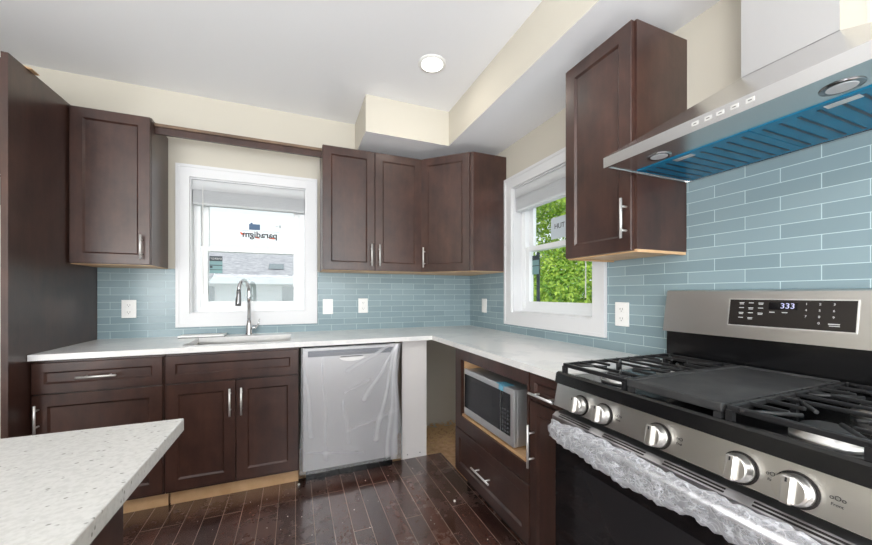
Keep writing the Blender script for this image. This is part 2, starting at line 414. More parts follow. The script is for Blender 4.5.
def window(name, W, m, label, blind_label, stickers):
    # local x along the wall, local y outwards (wall face at 0), z up
    a, b, z0, z1 = W['a'], W['b'], W['z0'], W['z1']
    r = bpy.data.objects.new(name, None); C.objects.link(r); r['kind'] = 'structure'; r.empty_display_size = .05
    def mk(): q = MB(); q.m = m; return q
    cw, ct = .082, .02
    q = mk()
    def cas(x0, x1, zz0, zz1): q.box(x0, x1, -ct, 0, zz0, zz1)
    zt = W['zt']; zb = W['zb']; xa = W['xa']; xb = W['xb']
    cas(xa, a, zb, zt); cas(b, xb, zb, zt); cas(a, b, zb, z0); cas(a, b, z1, zt)
    # raised back band round the outside
    for bx in ((xa, xa + .02, zb, zt), (xb - .02, xb, zb, zt), (xa + .02, xb - .02, zb, zb + .02), (xa + .02, xb - .02, zt - .02, zt)):
        q.box(bx[0], bx[1], -ct - .006, -ct, bx[2], bx[3])
    q.build('casing', 'white', r)
    q = mk(); e = .008
    q.box(a, a + e, 0, .09, z0, z1); q.box(b - e, b, 0, .09, z0, z1); q.box(a + e, b - e, 0, .09, z0, z0 + e); q.box(a + e, b - e, 0, .09, z1 - e, z1)
    q.build('jamb', 'white', r)
    q = mk(); f = .040
    A, Bb, Z0, Z1 = a + e, b - e, z0 + e, z1 - e
    q.box(A, A + f, .075, .155, Z0, Z1); q.box(Bb - f, Bb, .075, .155, Z0, Z1); q.box(A + f, Bb - f, .075, .155, Z0, Z0 + f * .8); q.box(A + f, Bb - f, .075, .155, Z1 - f, Z1)
    q.build('frame', 'vinyl', r)
    zm = 1.548; s_ = .045
    x0, x1 = A + f, Bb - f
    def sash(nm, y0, y1, c0, c1, rb, rt):
        q = mk(); q.box(x0, x0 + s_, y0, y1, c0, c1, .003); q.box(x1 - s_, x1, y0, y1, c0, c1, .003)
        q.box(x0 + s_, x1 - s_, y0, y1, c0, c0 + rb); q.box(x0 + s_, x1 - s_, y0, y1, c1 - rt, c1)
        so = q.build(nm, 'vinyl', r)
        q = mk(); q.box(x0 + s_, x1 - s_, (y0 + y1) / 2 - .002, (y0 + y1) / 2 + .002, c0 + rb, c1 - rt); part_label(q.build('pane', 'glass', so), 'clear glass pane')
        return so
    lo = sash('lower_sash', .082, .112, Z0 + f * .8, zm + .022, .045, .034)
    up = sash('upper_sash', .118, .148, zm - .012, Z1 - f, .034, .04)
    stickers(lo, up, mk)
    # raised blind
    bl = thing('window_blind', m @ Vector(((a + b) / 2, .04, z1 - .18)), blind_label, 'blind')
    q = mk(); q.box(a + .010, b - .010, .010, .018, z1 - .082, z1 - .010, .002); q.build('valance', 'blind', bl)
    q = mk(); q.box(a + .014, b - .014, .020, .062, z1 - .055, z1 - .012); q.build('head_rail', 'plate', bl)
    q = mk()
    zz = z1 - .055 - .004
    k = 0
    while zz > z1 - .165:
        q.box(a + .014, b - .014, .016 + .002 * (k % 2), .066, zz - .0036, zz); zz -= .0062; k += 1
    q.build('slat_stack', 'blind', bl)
    q = mk(); q.box(a + .014, b - .014, .016, .066, zz - .016, zz, .002); q.build('bottom_rail', 'blind', bl)
    q = mk(); q.tube([(a + .075, .013, z1 - .05), (a + .077, .011, z1 - .84)], .0035, 8); part_label(q.build('wand', 'plate', bl), 'thin clear tilt wand')
    return r

def stick1(lo, up, mk):
    y = .1305
    def tx(body, size, mat, x, z, nm, flip=True):
        text(body, size, M[mat], up, textm((x, D + y, z), (1, 0, 0), (0, -1, 0)), nm, flip, bold=.0018)
    tx('paradigm', .068, 'txtd', -.262, 1.684, 'sticker')
    q = mk()
    for (x0, x1, z0, z1) in ((-.405, -.365, 1.676, 1.700), (-.305, -.262, 1.655, 1.672), (-.205, -.15, 1.655, 1.672)):
        q.bm.faces.new([q.v(p) for p in ((x0, y, z1), (x0 + .01, y, z0 + .003), (x1, y, z0), (x1 - .012, y, (z0 + z1) / 2 + .004))])
    part_label(q.build('sticker', 'orange', up), 'orange swoosh sticker marks')
    q = mk(); q.box(-.34, -.262, y - .0005, y, 1.722, 1.768); q.box(-.33, -.315, y - .0005, y, 1.768, 1.778)
    part_label(q.build('sticker', 'navy', up), 'blue block of sticker print')
    q = mk()
    q.box(-.15, -.125, y - .0005, y, 1.757, 1.761); q.box(-.12, -.113, y - .0005, y, 1.748, 1.772); q.box(-.42, -.30, y - .0005, y, 1.7125, 1.7145); q.box(-.24, -.12, y - .0005, y, 1.7125, 1.7145)
    q.build('sticker', 'txtd', up)
    yl = .0945
    q = mk(); q.box(-.60, -.515, yl - .0006, yl, 1.37, 1.50); s = part_label(q.build('sticker', 'lblteal', lo), 'teal energy label on the pane')
    q = mk(); q.box(-.60, -.515, yl - .0012, yl - .0007, 1.462, 1.50); q.box(-.60, -.515, yl - .0012, yl - .0007, 1.428, 1.434); q.box(-.60, -.515, yl - .0012, yl - .0007, 1.395, 1.399); q.box(-.597, -.58, yl - .0012, yl - .0007, 1.41, 1.425)
    q.build('heading', 'lbldark', s)
    text('ENERGY', .02, M['txt'], s, textm((-.557, D + yl - .0016, 1.48), (1, 0, 0), (0, -1, 0)), 'lettering', True)
def stick2(lo, up, mk):
    y = .1305
    q = mk(); q.box(W2['b'] - .45, W2['b'] - .278, y - .0006, y, 1.60, 1.75)
    s = part_label(q.build('sticker', 'lblgrey', up), 'grey paper sticker on the upper pane')
    text('TUH', .05, M['txtd'], s, textm((RX + y - .0012, W2['b'] - .364, 1.685), (0, -1, 0), (-1, 0, 0)), 'lettering', True)
    yl = .0945
    q = mk(); q.box(W2['b'] - .19, W2['b'] - .115, yl - .0006, yl, 1.36, 1.50); s = part_label(q.build('sticker', 'lblteal', lo), 'pale energy label on the pane')
    q = mk(); q.box(W2['b'] - .19, W2['b'] - .115, yl - .0012, yl - .0007, 1.465, 1.50); q.box(W2['b'] - .19, W2['b'] - .115, yl - .0012, yl - .0007, 1.42, 1.426); q.build('heading', 'lbldark', s)
    q = mk(); q.box(W2['b'] - .122, W2['b'] - .092, .15, .158, 1.10, 1.53); part_label(q.build('screen_frame', 'lbldark', lo), 'dark narrow frame of the outer screen')
W1.update(xa=-.78, xb=.162, zb=.978, zt=2.135)
W2.update(xa=1.38, xb=2.346, zb=.978, zt=2.115)
mB = Matrix.Translation((0, D, 0))
mR = Matrix(((0, 1, 0, RX), (1, 0, 0, 0), (0, 0, 1, 0), (0, 0, 0, 1)))
window('window_1', W1, mB, '', 'white blind drawn up in the window over the sink', stick1)
window('window_2', W2, mR, '', 'white blind drawn up in the right wall window facing the tree', stick2)

# ================================================================= CABINETS
FB = D - .61    # face of back base boxes
BACK_N = (0, -1, 0)
# refrigerator surround at the left
t = thing('refrigerator_surround', (-1.7, 2.58, 0), 'tall dark brown refrigerator surround panel at the left edge beside the counter', 'cabinet')
B(-1.236, -1.212, 2.192, D - .002, 0, 2.312).build('side_panel', 'wood', t)
B(-2.18, -2.156, 2.192, D - .002, 0, 2.312).build('side_panel', 'wood', t)
B(-2.155, -1.237, 2.25, D - .002, 1.755, 2.312).build('upper_box', 'wood', t)
for i in range(2):
    dd = door(t, (-2.150 + i * .457, 2.249, 1.765), (1, 0, 0), BACK_N, .452, .535)
    pull(dd, (-1.72 + i * .05, 2.23, 1.80), (-1.72 + i * .05, 2.23, 1.95), BACK_N)
s = thing('wood_shim', (-1.225, 2.4, 2.313), 'small raw wood shim lying on top of the tall refrigerator panel', 'shim')
mb = MB(); mb.prismy([(-1.232, 2.3125), (-1.196, 2.3125), (-1.196, 2.317), (-1.232, 2.323)], 2.31, 2.37); mb.build('wedge', 'tan', s)

UD = .305
def wall_box(t, x0, x1, z0=1.392, z1=2.304):
    B(x0, x1, D - UD, D - .001, z0, z1).build('box', 'wood', t)
    part_label(B(x0 + .001, x1 - .001, D - UD + .002, D - .009, z0 - .004, z0 - .0005).build('bottom_panel', 'tan', t), 'unfinished tan underside')
t = thing('wall_cabinet', (-1.02, D - .15, 1.392), 'dark brown single-door wall cabinet hung beside the tall refrigerator panel', 'cabinet', 'dark brown shaker wall cabinets')
wall_box(t, -1.2095, -.828)
d = door(t, (-1.205, D - UD - .001, 1.394), (1, 0, 0), BACK_N, .375, .906)
pull(d, (-.868, D - .325, 1.425), (-.868, D - .325, 1.572), BACK_N)
t = thing('wall_cabinet', (.57, D - .15, 1.392), 'dark brown two-door wall cabinet between the sink window and the corner cabinet', 'cabinet', 'dark brown shaker wall cabinets')
wall_box(t, .182, .9485)
d = door(t, (.184, D - UD - .001, 1.394), (1, 0, 0), BACK_N, .379, .906)
pull(d, (.535, D - .325, 1.425), (.535, D - .325, 1.592), BACK_N)
d = door(t, (.567, D - UD - .001, 1.394), (1, 0, 0), BACK_N, .379, .906)
pull(d, (.596, D - .325, 1.425), (.596, D - .325, 1.592), BACK_N)
# diagonal corner cabinet
t = thing('corner_wall_cabinet', (1.3, 2.7, 1.392), 'dark brown diagonal wall cabinet in the corner with one door', 'cabinet', 'dark brown shaker wall cabinets')
XA, YA = .950, D - UD          # diagonal start
XB, YB = RX - .296, D - .612   # diagonal end
mb = MB(); mb.prism([(XA, D - .001), (XA, YA), (XB, YB), (RX - .001, YB), (RX - .001, D - .001)], 1.392, 2.304); mb.build('box', 'wood', t)
mb = MB(); mb.prism([(XA + .001, D - .009), (XA + .001, YA + .002), (XB, YB + .002), (RX - .009, YB + .002), (RX - .009, D - .009)], 1.388, 1.3915)
part_label(mb.build('bottom_panel', 'tan', t), 'unfinished tan underside')
du = Vector((XB - XA, YB - YA, 0)); dl = du.length; du.normalize(); dn = Vector((du.y, -du.x, 0)) if du.y < 0 else Vector((-du.y, du.x, 0))
if dn.y > 0: dn = -dn
o = Vector((XA, YA, 1.394)) + du * .004 + dn * .001
d = door(t, o, du, dn, dl - .03, .906)
p = o + du * .036 + dn * .019
pull(d, (p.x, p.y, 1.425), (p.x, p.y, 1.585), dn)
# right wall cabinet beside the hood
RN = (-1, 0, 0)
t = thing('wall_cabinet', (RX - .15, 1.16, 1.392), 'dark brown single-door wall cabinet on the right wall beside the range hood', 'cabinet', 'dark brown shaker wall cabinets')
B(RX - UD, RX - .001, .972, 1.346, 1.392, 2.304).build('box', 'wood', t)
part_label(B(RX - UD + .02, RX - .009, .99, 1.33, 1.387, 1.3915).build('bottom_panel', 'tan', t), 'unfinished tan underside')
mb = MB(); mb.box(RX - UD, RX - UD + .018, .972, 1.346, 1.380, 1.3915); mb.box(RX - UD + .018, RX - .009, .972, .988, 1.380, 1.3915); mb.box(RX - UD + .018, RX - .009, 1.332, 1.346, 1.380, 1.3915)
part_label(mb.build('bottom_lip', 'tan', t), 'raw tan lower edge')
d = door(t, (RX - UD - .001, 1.343, 1.386), (0, -1, 0), RN, .361, .917)
pull(d, (RX - .325, 1.003, 1.435), (RX - .325, 1.003, 1.595), RN)
# board bridging the two cabinets over the sink window
t = thing('valance_board', (-.32, 2.715, 2.235), 'narrow dark brown board spanning above the sink window between two wall cabinets', 'board')
B(-.8265, .1805, 2.706, 2.726, 2.232, 2.292).build('board', 'woodh', t)
part_label(B(-.8265, .1805, 2.690, 2.7055, 2.274, 2.292).build('edge_strip', 'brownraw', t), 'rough lighter brown edge strip')

def toe(t, x0, x1): part_label(B(x0, x1, 2.418, 2.434, .0005, .1).build('toe_board', 'tan', t), 'raw tan plywood toe board')
def base_box(t, x0, x1): B(x0, x1, FB, D - .012, .101, .883).build('box', 'wood', t)
BN = BACK_N
t = thing('base_cabinet', (-.94, D - .3, 0), 'dark brown base cabinet with one drawer over a door, beside the refrigerator panel', 'cabinet', 'dark brown shaker base cabinets')
base_box(t, -1.2095, -.673); toe(t, -1.2, -.676)
d = door(t, (-1.207, FB - .001, .715), (1, 0, 0), BN, .529, .152, 'drawer', .045, 'woodh')
pull(d, (-1.027, FB - .02, .790), (-.867, FB - .02, .790), BN)
d = door(t, (-1.207, FB - .001, .118), (1, 0, 0), BN, .529, .590)
pull(d, (-1.180, FB - .02, .530), (-1.180, FB - .02, .665), BN)
t = thing('sink_cabinet', (-.325, D - .3, 0), 'dark brown sink base cabinet with two doors under the window', 'cabinet', 'dark brown shaker base cabinets')
# open-topped box so the basin hangs free
mb = MB(); mb.box(-.669, -.651, FB, D - .012, .101, .883); mb.box(.001, .019, FB, D - .012, .101, .883); mb.box(-.651, .001, FB, FB + .018, .101, .883); mb.box(-.651, .001, D - .03, D - .012, .101, .883); mb.box(-.651, .001, FB + .018, D - .03, .101, .119)
mb.build('box', 'wood', t); toe(t, -.666, .018)
door(t, (-.666, FB - .001, .715), (1, 0, 0), BN, .682, .152, 'false_drawer', .045, 'woodh')
d = door(t, (-.666, FB - .001, .118), (1, 0, 0), BN, .339, .590); pull(d, (-.353, FB - .02, .505), (-.353, FB - .02, .665), BN)
d = door(t, (-.323, FB - .001, .118), (1, 0, 0), BN, .339, .590); pull(d, (-.294, FB - .02, .505), (-.294, FB - .02, .665), BN)
# filler board at the open corner
t = thing('filler_panel', (.82, 2.45, -.018), 'white unfinished filler board standing between the dishwasher and the open corner', 'panel')
B(.724, .915, 2.442, 2.462, -.0175, .882, bev=.001).build('board', 'wcard', t)
for x in (.765, .862):
    mb = MB(); mb.lathe([(.004, 2.4405), (.004, 2.4425)], (x, 0, .03), 'y', 10); mb.build('nail_hole', 'slot', t)

# right run: microwave cabinet
FX = RX - .61
t = thing('microwave_cabinet', (RX - .3, 1.61, 0), 'dark brown base cabinet with open microwave niche over a wide drawer', 'cabinet', 'dark brown shaker base cabinets')
Y0, Y1 = 1.228, 1.998
N0, N1, NZ0, NZ1 = 1.243, 1.889, .487, .815
mb = MB()
mb.box(FX, RX - .012, Y0, N0, .101, .883); mb.box(FX, RX - .012, N1, Y1, .101, .883)
mb.box(FX, RX - .012, N0, N1, NZ1, .883); mb.box(FX, RX - .012, N0, N1, .101, NZ0 - .014)
mb.box(RX - .04, RX - .012, N0, N1, NZ0 - .014, NZ1)
mb.build('box', 'wood', t)
B(1.03, 1.06, Y0, Y1, -.017, .1).build('toe_board', 'dark', t)
mb = MB(); mb.box(FX - .012, RX - .041, N0 + .001, N1 - .001, NZ0 - .013, NZ0); mb.box(FX + .002, RX - .041, N1 - .010, N1 - .001, NZ0 + .001, NZ1 - .001)
part_label(mb.build('niche_lining', 'tan', t), 'raw tan plywood lining of the niche')
mb = MB(); mb.box(FX - .02, FX - .001, Y0 + .003, N0 - .001, .395, .88); mb.box(FX - .02, FX - .001, N1 + .001, N1 + .075, .395, .88); mb.box(FX - .02, FX - .001, N0 - .001, N1 + .001, NZ1 + .001, .88); mb.box(FX - .02, FX - .001, N0 - .001, N1 + .001, .395, NZ0 - .014)
mb.build('face_frame', 'wood', t)
d = door(t, (FX - .001, 1.968, .128), (0, -1, 0), RN, .737, .258, 'drawer', .05, 'woodh')
pull(d, (FX - .02, 1.70, .252), (FX - .02, 1.515, .252), RN)
t = thing('narrow_base_cabinet', (RX - .3, 1.125, 0), 'narrow dark brown base cabinet with drawer and door beside the range', 'cabinet', 'dark brown shaker base cabinets')
B(FX, RX - .012, 1.012, 1.226, .101, .883).build('box', 'wood', t)
B(1.03, 1.06, 1.012, 1.226, -.017, .1).build('toe_board', 'dark', t)
d = door(t, (FX - .001, 1.223, .765), (0, -1, 0), RN, .195, .108, 'drawer', .03, 'woodh'); pull(d, (FX - .02, 1.19, .80), (FX - .02, 1.045, .80), RN)
d = door(t, (FX - .001, 1.223, .118), (0, -1, 0), RN, .195, .638, 'door', .045); pull(d, (FX - .02, 1.195, .485), (FX - .02, 1.195, .665), RN)

# countertop (L) with sink cut-out
SX0, SX1, SY0, SY1 = -.61, -.03, 2.40, 2.79
CF = D - .65; CX = RX - .65
mb = MB()
mb.box(-1.2105, SX0, CF, D - .0085, .884, .914); mb.box(SX1, CX, CF, D - .0085, .884, .914)
mb.box(SX0, SX1, CF, SY0, .884, .914); mb.box(SX0, SX1, SY1, D - .0085, .884, .914)
mb.box(CX, RX - .0085, 1.012, D - .0085, .884, .914)
o = mb.build('countertop', 'quartz'); tag(o, 'white L-shaped quartz countertop running under both windows', 'countertop')
o = MB().box(CX + .04, RX - .02, 2.01, 2.9, .872, .8835).build('counter_underlay', base('underlay_ply', srgb(214, 172, 108), .7)); tag(o, 'brown plywood sheet under the countertop over the open corner', 'plywood')

# sink
t = thing('sink', (-.32, 2.6, .884), 'undermount steel sink set in the white counter below the window', 'sink')
mb = MB(); th = .003; x0, x1, y0, y1 = SX0 - .008, SX1 + .008, SY0 - .008, SY1 + .008
mb.box(x0, x0 + th, y0, y1, .69, .8835); mb.box(x1 - th, x1, y0, y1, .69, .8835); mb.box(x0 + th, x1 - th, y0, y0 + th, .69, .8835); mb.box(x0 + th, x1 - th, y1 - th, y1, .69, .8835); mb.box(x0 + th, x1 - th, y0 + th, y1 - th, .69, .694)
mb.build('basin', 'steel', t)
mb = MB(); mb.lathe([(.045, .6945), (.045, .697), (.03, .698)], (-.32, 2.6, 0)); mb.build('drain', 'chrome', t)
# faucet
t = thing('faucet', (-.315, 2.868, .914), 'chrome gooseneck kitchen faucet with pull-down head standing behind the sink', 'faucet')
mb = MB(); mb.lathe([(.027, .9145), (.027, .922), (.022, .928), (.021, .985), (.017, .995), (.0135, 1.03)], (-.315, 2.868, 0)); mb.build('base', 'chrome', t)
pts = [(-.315, 2.868, 1.02), (-.315, 2.868, 1.20)]
dirv = Vector((-.32, -.95, 0)).normalized()
for k in range(0, 13):
    a = math.pi * k / 12; pts.append((-.315 + dirv.x * .075 * (1 - math.cos(a)), 2.868 + dirv.y * .075 * (1 - math.cos(a)), 1.235 + .075 * math.sin(a)))
mb = MB(); mb.tube(pts, .0125, 14); mb.build('spout', 'chrome', t)
e = Vector(pts[-1])
mb = MB(); mb.tube([e + Vector((0, 0, .004)), e + Vector((0, 0, -.03)), e + Vector((-.002, -.003, -.085)), e + Vector((-.003, -.004, -.105))], [.0135, .0145, .019, .018], 14); part_label(mb.build('spray_head', 'dchrome', t), 'darker chrome pull-down spray head')
mb = MB(); mb.tube([(-.294, 2.868, .965), (-.268, 2.868, .968)], .010, 12); mb.tube([(-.27, 2.868, .968), (-.255, 2.862, .990), (-.245, 2.856, 1.03)], [.006, .005, .004], 10); mb.build('lever', 'chrome', t)
# board left of the sink
t = thing('thin_board', (-.63, 2.86, .914), 'thin white board with dark edge lying on the counter left of the faucet', 'board')
B(-.735, -.465, 2.805, 2.925, .9175, .929, bev=.002).build('sheet', 'plate', t)
part_label(B(-.732, -.468, 2.803, 2.922, .9145, .9173).build('edge', 'lbldark', t), 'dark underside edge')

# outlets
def make_outlet():
    r = thing('wall_outlet', (0, 0, 0), 'x', 'outlet', 'white wall plates on the tile')
    mb = MB(); mb.box(-.040, .040, -.006, 0, -.061, .061, bev=.002); mb.build('plate', 'plate', r)
    for z in (-.024, .024):
        mb = MB(); mb.box(-.017, .017, -.0085, -.0062, z - .015, z + .015, bev=.001); so = mb.build('socket', 'plate', r)
        mb = MB(); mb.box(-.008, -.006, -.0092, -.0086, z - .002, z + .008); mb.box(.006, .008, -.0092, -.0086, z - .002, z + .008); mb.lathe([(.0025, -.0092), (.0025, -.0086)], (0, 0, z - .008), 'y', 8); mb.build('slot', 'slot', so)
    return r
def copy_tree(o, parent=None):
    c = o.copy(); C.objects.link(c)
    if parent: c.parent = parent
    for ch in [q for q in bpy.data.objects if q.parent == o]: copy_tree(ch, c)
    return c
ou = make_outlet()
spots = [((-1.043, D - .0082, 1.112), 0, 'white outlet on the back wall tile left of the sink window'),
         ((.531, D - .0082, 1.115), 0, 'white outlet on the back wall tile under the two-door cabinet'),
         ((RX - .0082, 1.283, 1.109), -90, 'white outlet on the right wall tile between the window and the range')]
outs = [ou, copy_tree(ou), copy_tree(ou)]
for o, (p, rz, lb) in zip(outs, spots): o.location = p; o.rotation_euler = (0, 0, R_(rz)); o['label'] = lb
def make_switch():
    r = thing('light_switch', (0, 0, 0), 'x', 'switch', 'white wall plates on the tile')
    mb = MB(); mb.box(-.040, .040, -.006, 0, -.061, .061, bev=.002); mb.build('plate', 'plate', r)
    mb = MB(); mb.box(-.017, .017, -.009, -.0062, -.033, .033, bev=.0015); mb.build('rocker', 'plate', r)
    return r
s1 = make_switch(); s2 = copy_tree(s1)
s1.location = (.245, D - .0082, 1.111); s1['label'] = 'white rocker switch plate on the tile just right of the sink window'
s2.location = (RX - .0082, 2.678, 1.111); s2.rotation_euler = (0, 0, R_(-90)); s2['label'] = 'white rocker switch plate in the corner left of the right wall window'

# ================================================================= APPLIANCES
# dishwasher
t = thing('dishwasher', (.35, D - .3, 0), 'steel dishwasher covered in clear plastic film between sink cabinet and filler board', 'dishwasher')
X0, X1 = .042, .658
B(X0 + .006, X1 - .006, FB + .02, D - .02, .09, .872).build('body', 'dark', t)
B(X0 + .02, X1 - .02, 2.395, 2.41, .001, .089).build('toe_panel', 'blk', t)
dd = B(X0, X1, FB - .022, FB + .018, .092, .868, bev=.004).build('door', 'steelv', t)
part_label(B(X0 + .03, X1 - .03, FB - .0235, FB - .0222, .812, .850).build('control_strip', base('strip_grey', srgb(78, 86, 98), .25, .4), dd), 'dark grey control strip')
mb = MB()
for k in range(13):
    a0 = math.pi + math.pi * k / 12
prof = [(.345 + .082 * math.cos(math.pi + math.pi * k / 12), .800 + .026 * math.sin(math.pi + math.pi * k / 12)) for k in range(13)]
mb.prismy(prof, FB - .034, FB - .0225); part_label(mb.build('handle', 'nickel', dd), 'curved recessed steel pull')
mb = MB(); mb.prismy([(.27, .8005), (.42, .8005), (.415, .806), (.275, .806)], FB - .030, FB - .0225); mb.build('handle_recess', 'dark', dd)
part_label(B(.330, .388, FB - .0232, FB - .0222, .163, .171).build('badge', 'txtd', dd), 'tiny dark badge')
# film sheet
mb = MB(); nx, nz = 90, 110; grid = []
rnd = random.Random(3)
folds = [((.97, .99), (.62, .55), .006), ((.95, .99), (.74, .20), .007), ((.96, .99), (.86, .05), .008), ((.97, .97), (.93, .0), .006), ((.93, 1.0), (.45, .80), .005),
         ((.02, .95), (.10, .30), .004), ((.42, .62), (.66, .70), .003), ((.40, .55), (.46, .20), .003), ((.20, .90), (.24, .10), .0025), ((.45, .30), (.95, .42), .0025), ((.05, .18), (.60, .10), .0025)]
def fold(u, v_):
    d = 0
    for (a, b, h) in folds:
        ax, az, bx, bz = a[0] * .62, a[1] * .79, b[0] * .62, b[1] * .79
        px, pz = u * .62, v_ * .79
        L = (bx - ax) ** 2 + (bz - az) ** 2; k = max(0, min(1, ((px - ax) * (bx - ax) + (pz - az) * (bz - az)) / L))
        q = math.hypot(px - ax - k * (bx - ax) + .006 * math.sin(9 * k), pz - az - k * (bz - az))
        d += h * math.exp(-(q / (.006 + .010 * k)) ** 2) * (1 - .5 * k)
    return d
for j in range(nz + 1):
    row = []
    for i in range(nx + 1):
        u, v_ = i / nx, j / nz
        x = X0 - .010 + u * (X1 - X0 + .022); z = .080 + v_ * .795
        yy = FB - .036 - .003 * math.sin(9 * u + 3 * v_) * math.sin(4 * v_ + 1) - fold(u, v_)
        if u > .9: yy -= .012 * (u - .9) * 10 * math.sin(7 * v_ + 1); x += .014 * math.sin(6 * v_ + .5) * (u - .9) * 10
        if u < .06: x -= .010 * max(0, math.sin(5 * v_ + 1.2)) * (.06 - u) / .06
        yy = min(yy, FB - .0355)
        row.append(mb.v((x, yy, z)))
    grid.append(row)
for j in range(nz):
    for i in range(nx): mb.f([grid[j][i], grid[j][i + 1], grid[j + 1][i + 1], grid[j + 1][i]], True)
fo_ = [fold(i / nx, j / nz) for j in range(nz + 1) for i in range(nx + 1)]
film = part_label(mb.build('plastic_film', 'film', t), 'clear wrinkled protective plastic film')
at = film.data.attributes.new('fold', 'FLOAT', 'POINT'); at.data.foreach_set('value', fo_)

# microwave
t = thing('microwave', (1.12, 1.60, NZ0), 'silver microwave oven with black door standing in the cabinet niche', 'microwave')
MX = .935; MY0, MY1 = 1.346, 1.856; MZ0, MZ1 = .498, .768
B(MX + .02, MX + .38, MY0 + .003, MY1 - .003, MZ0, MZ1 - .004, bev=.004).build('body', 'mwsil', t)
for y in (MY0 + .05, MY1 - .05):
    for x in (MX + .06, MX + .33):
        mb = MB(); mb.lathe([(.012, NZ0 + .0005), (.012, MZ0)], (x, y, 0), 'z', 10); mb.build('foot', 'dark', t)
fr = B(MX, MX + .0195, MY0, MY1, MZ0 + .001, MZ1, bev=.004).build('front_frame', 'mwsil', t)
dr = B(MX - .003, MX - .0005, MY0 + .115, MY1 - .012, MZ0 + .045, MZ1 - .028, bev=.001).build('door', 'mwglass', t)
part_label(B(MX - .0042, MX - .0032, MY0 + .18, MY1 - .07, MZ0 + .07, MZ1 - .055).build('window', base('mw_window', (.022, .022, .024, 1), .2), dr), 'grey perforated door window')
cp = B(MX - .003, MX - .0005, MY0 + .028, MY0 + .108, MZ0 + .045, MZ1 - .028, bev=.001).build('control_panel', 'mwglass', t)
mb = MB()
for r_ in range(6):
    for c_ in range(3):
        y = MY0 + .045 + c_ * .022; z = MZ0 + .06 + r_ * .02
        mb.box(MX - .0042, MX - .0032, y - .006, y + .006, z - .004, z + .004)
mb.build('button', base('mw_button', (.10, .10, .11, 1), .4), cp)
mb = MB(); mb.box(MX - .0048, MX - .0032, MY0 + .085, MY0 + .122, MZ1 - .026, MZ1 + .0012); mb.box(MX - .0048, MX + .05, MY0 + .07, MY0 + .145, MZ1 + .0006, MZ1 + .0018)
part_label(mb.build('tape', 'bluetape', t), 'strip of pale blue protective tape')

# gas range
t = thing('gas_range', (1.2, .62, 0), 'stainless steel gas range with black top and plastic-wrapped handle by the tiled wall', 'range')
G0, G1 = .243, 1.000
B(.915, 1.545, G0, G1, .03, .898).build('body', 'blk', t)
# sloped control panel
mb = MB(); mb.prismy([(.866, .812), (.884, .892), (.914, .892), (.914, .812)], G0, G1); cpn = mb.build('control_panel', 'steel', t)
sl = Vector((.018, 0, .080)).normalized(); pn = Vector((-sl.z, 0, sl.x))
for i, y in enumerate((.880, .788, .615, .437, .348)):
    c = Vector((.8731, y, .8435)) + pn * .0005
    M4 = Matrix((((-sl.z), 0, sl.x, c.x), (0, 1, 0, c.y), (sl.x, 0, sl.z, c.z), (0, 0, 0, 1)))
    mb = MB(); mb.m = M4; mb.lathe([(.033, 0), (.033, .002)], (0, 0, 0), 'x'); kb = part_label(mb.build('knob', 'dark', t), 'steel burner knob on dark bezel')
    mb = MB(); mb.m = M4; mb.lathe([(.0285, .0022), (.0285, .012), (.026, .014), (.0265, .026), (.024, .032)], (0, 0, 0), 'x')
    mb.box(.026, .041, -.0085, .0085, -.0255, .0255, bev=.003); mb.build('grip', 'knob', kb)
    mb = MB(); mb.m = M4; mb.box(.0412, .0418, -.0015, .0015, .014, .022); mb.build('pointer', 'txtd', kb)
    # printed burner marks beside each knob
    TM = Matrix.Translation(c + pn * .0004 + Vector((0, -.054, .012))) @ Matrix(((0, sl.x, pn.x, 0), (-1, 0, 0, 0), (0, sl.z, pn.z, 0), (0, 0, 0, 1)))
    text('oOo' if i != 2 else 'oO', .011, M['txtd'], cpn, TM, 'marking')
    TM2 = Matrix.Translation(c + pn * .0004 + Vector((-.003, -.054, .001))) @ Matrix(((0, sl.x, pn.x, 0), (-1, 0, 0, 0), (0, sl.z, pn.z, 0), (0, 0, 0, 1)))
    text('Front' if i in (1, 4) else 'Rear' if i in (0, 3) else 'Oval', .007, M['txtd'], cpn, TM2, 'marking')
# cooktop
mb = MB(); mb.prismy([(.872, .8925), (.878, .926), (.886, .931), (.897, .931), (.905, .910), (1.445, .910), (1.455, .93), (1.5, .93), (1.5, .8985), (.915, .8985), (.915, .8925)], G0 - .001, G1 + .001)
mb.build('cooktop', 'blk', t)
def grate(y0, y1, burners):
    mb = MB(); z0, z1 = .954, .964; xa, xb = .905, 1.425; hw = .0045
    mb.box(xa, xb, y1 - .010, y1, z0 - .002, z1, .002); mb.box(xa, xb, y0, y0 + .010, z0 - .002, z1, .002)
    mb.box(xa - .011, xa, y0, y1, z0 - .004, z1, .003); mb.box(xb, xb + .012, y0, y1, z0 - .004, z1, .002)
    n = 8
    for k in range(1, n):
        x = xa + (xb - xa) * k / n
        near = min(abs(x - b[0]) for b in burners)
        ext = .006
        if near < .05:
            bx = min(burners, key=lambda b: abs(x - b[0])); yc = bx[1]; gap = .045
            mb.box(x - hw * .8, x + hw * .8, yc + gap, y1 + ext, z0 + .001, z1, .002); mb.box(x - hw * .8, x + hw * .8, y0 - .000, yc - gap, z0 + .001, z1, .002)
        else: mb.box(x - hw * .8, x + hw * .8, y0, y1 + ext, z0 + .001, z1, .002)
    for bx, by in burners:
        for sx in (-1, 1):
            for sy in (-1, 1):
                mb.tube([(bx + sx * .028, by + sy * .028, .959), (bx + sx * .115, by + sy * .095, .959)], .0045, 8)
    for x in (xa - .006, xb + .006, (xa + xb) / 2):
        for y in (y0 + .006, y1 - .006): mb.box(x - .008, x + .008, y - .006, y + .006, .9105, z0)
    return mb
bl_ = [(1.03, .862), (1.31, .862)]; br_ = [(1.005, .352), (1.31, .36)]
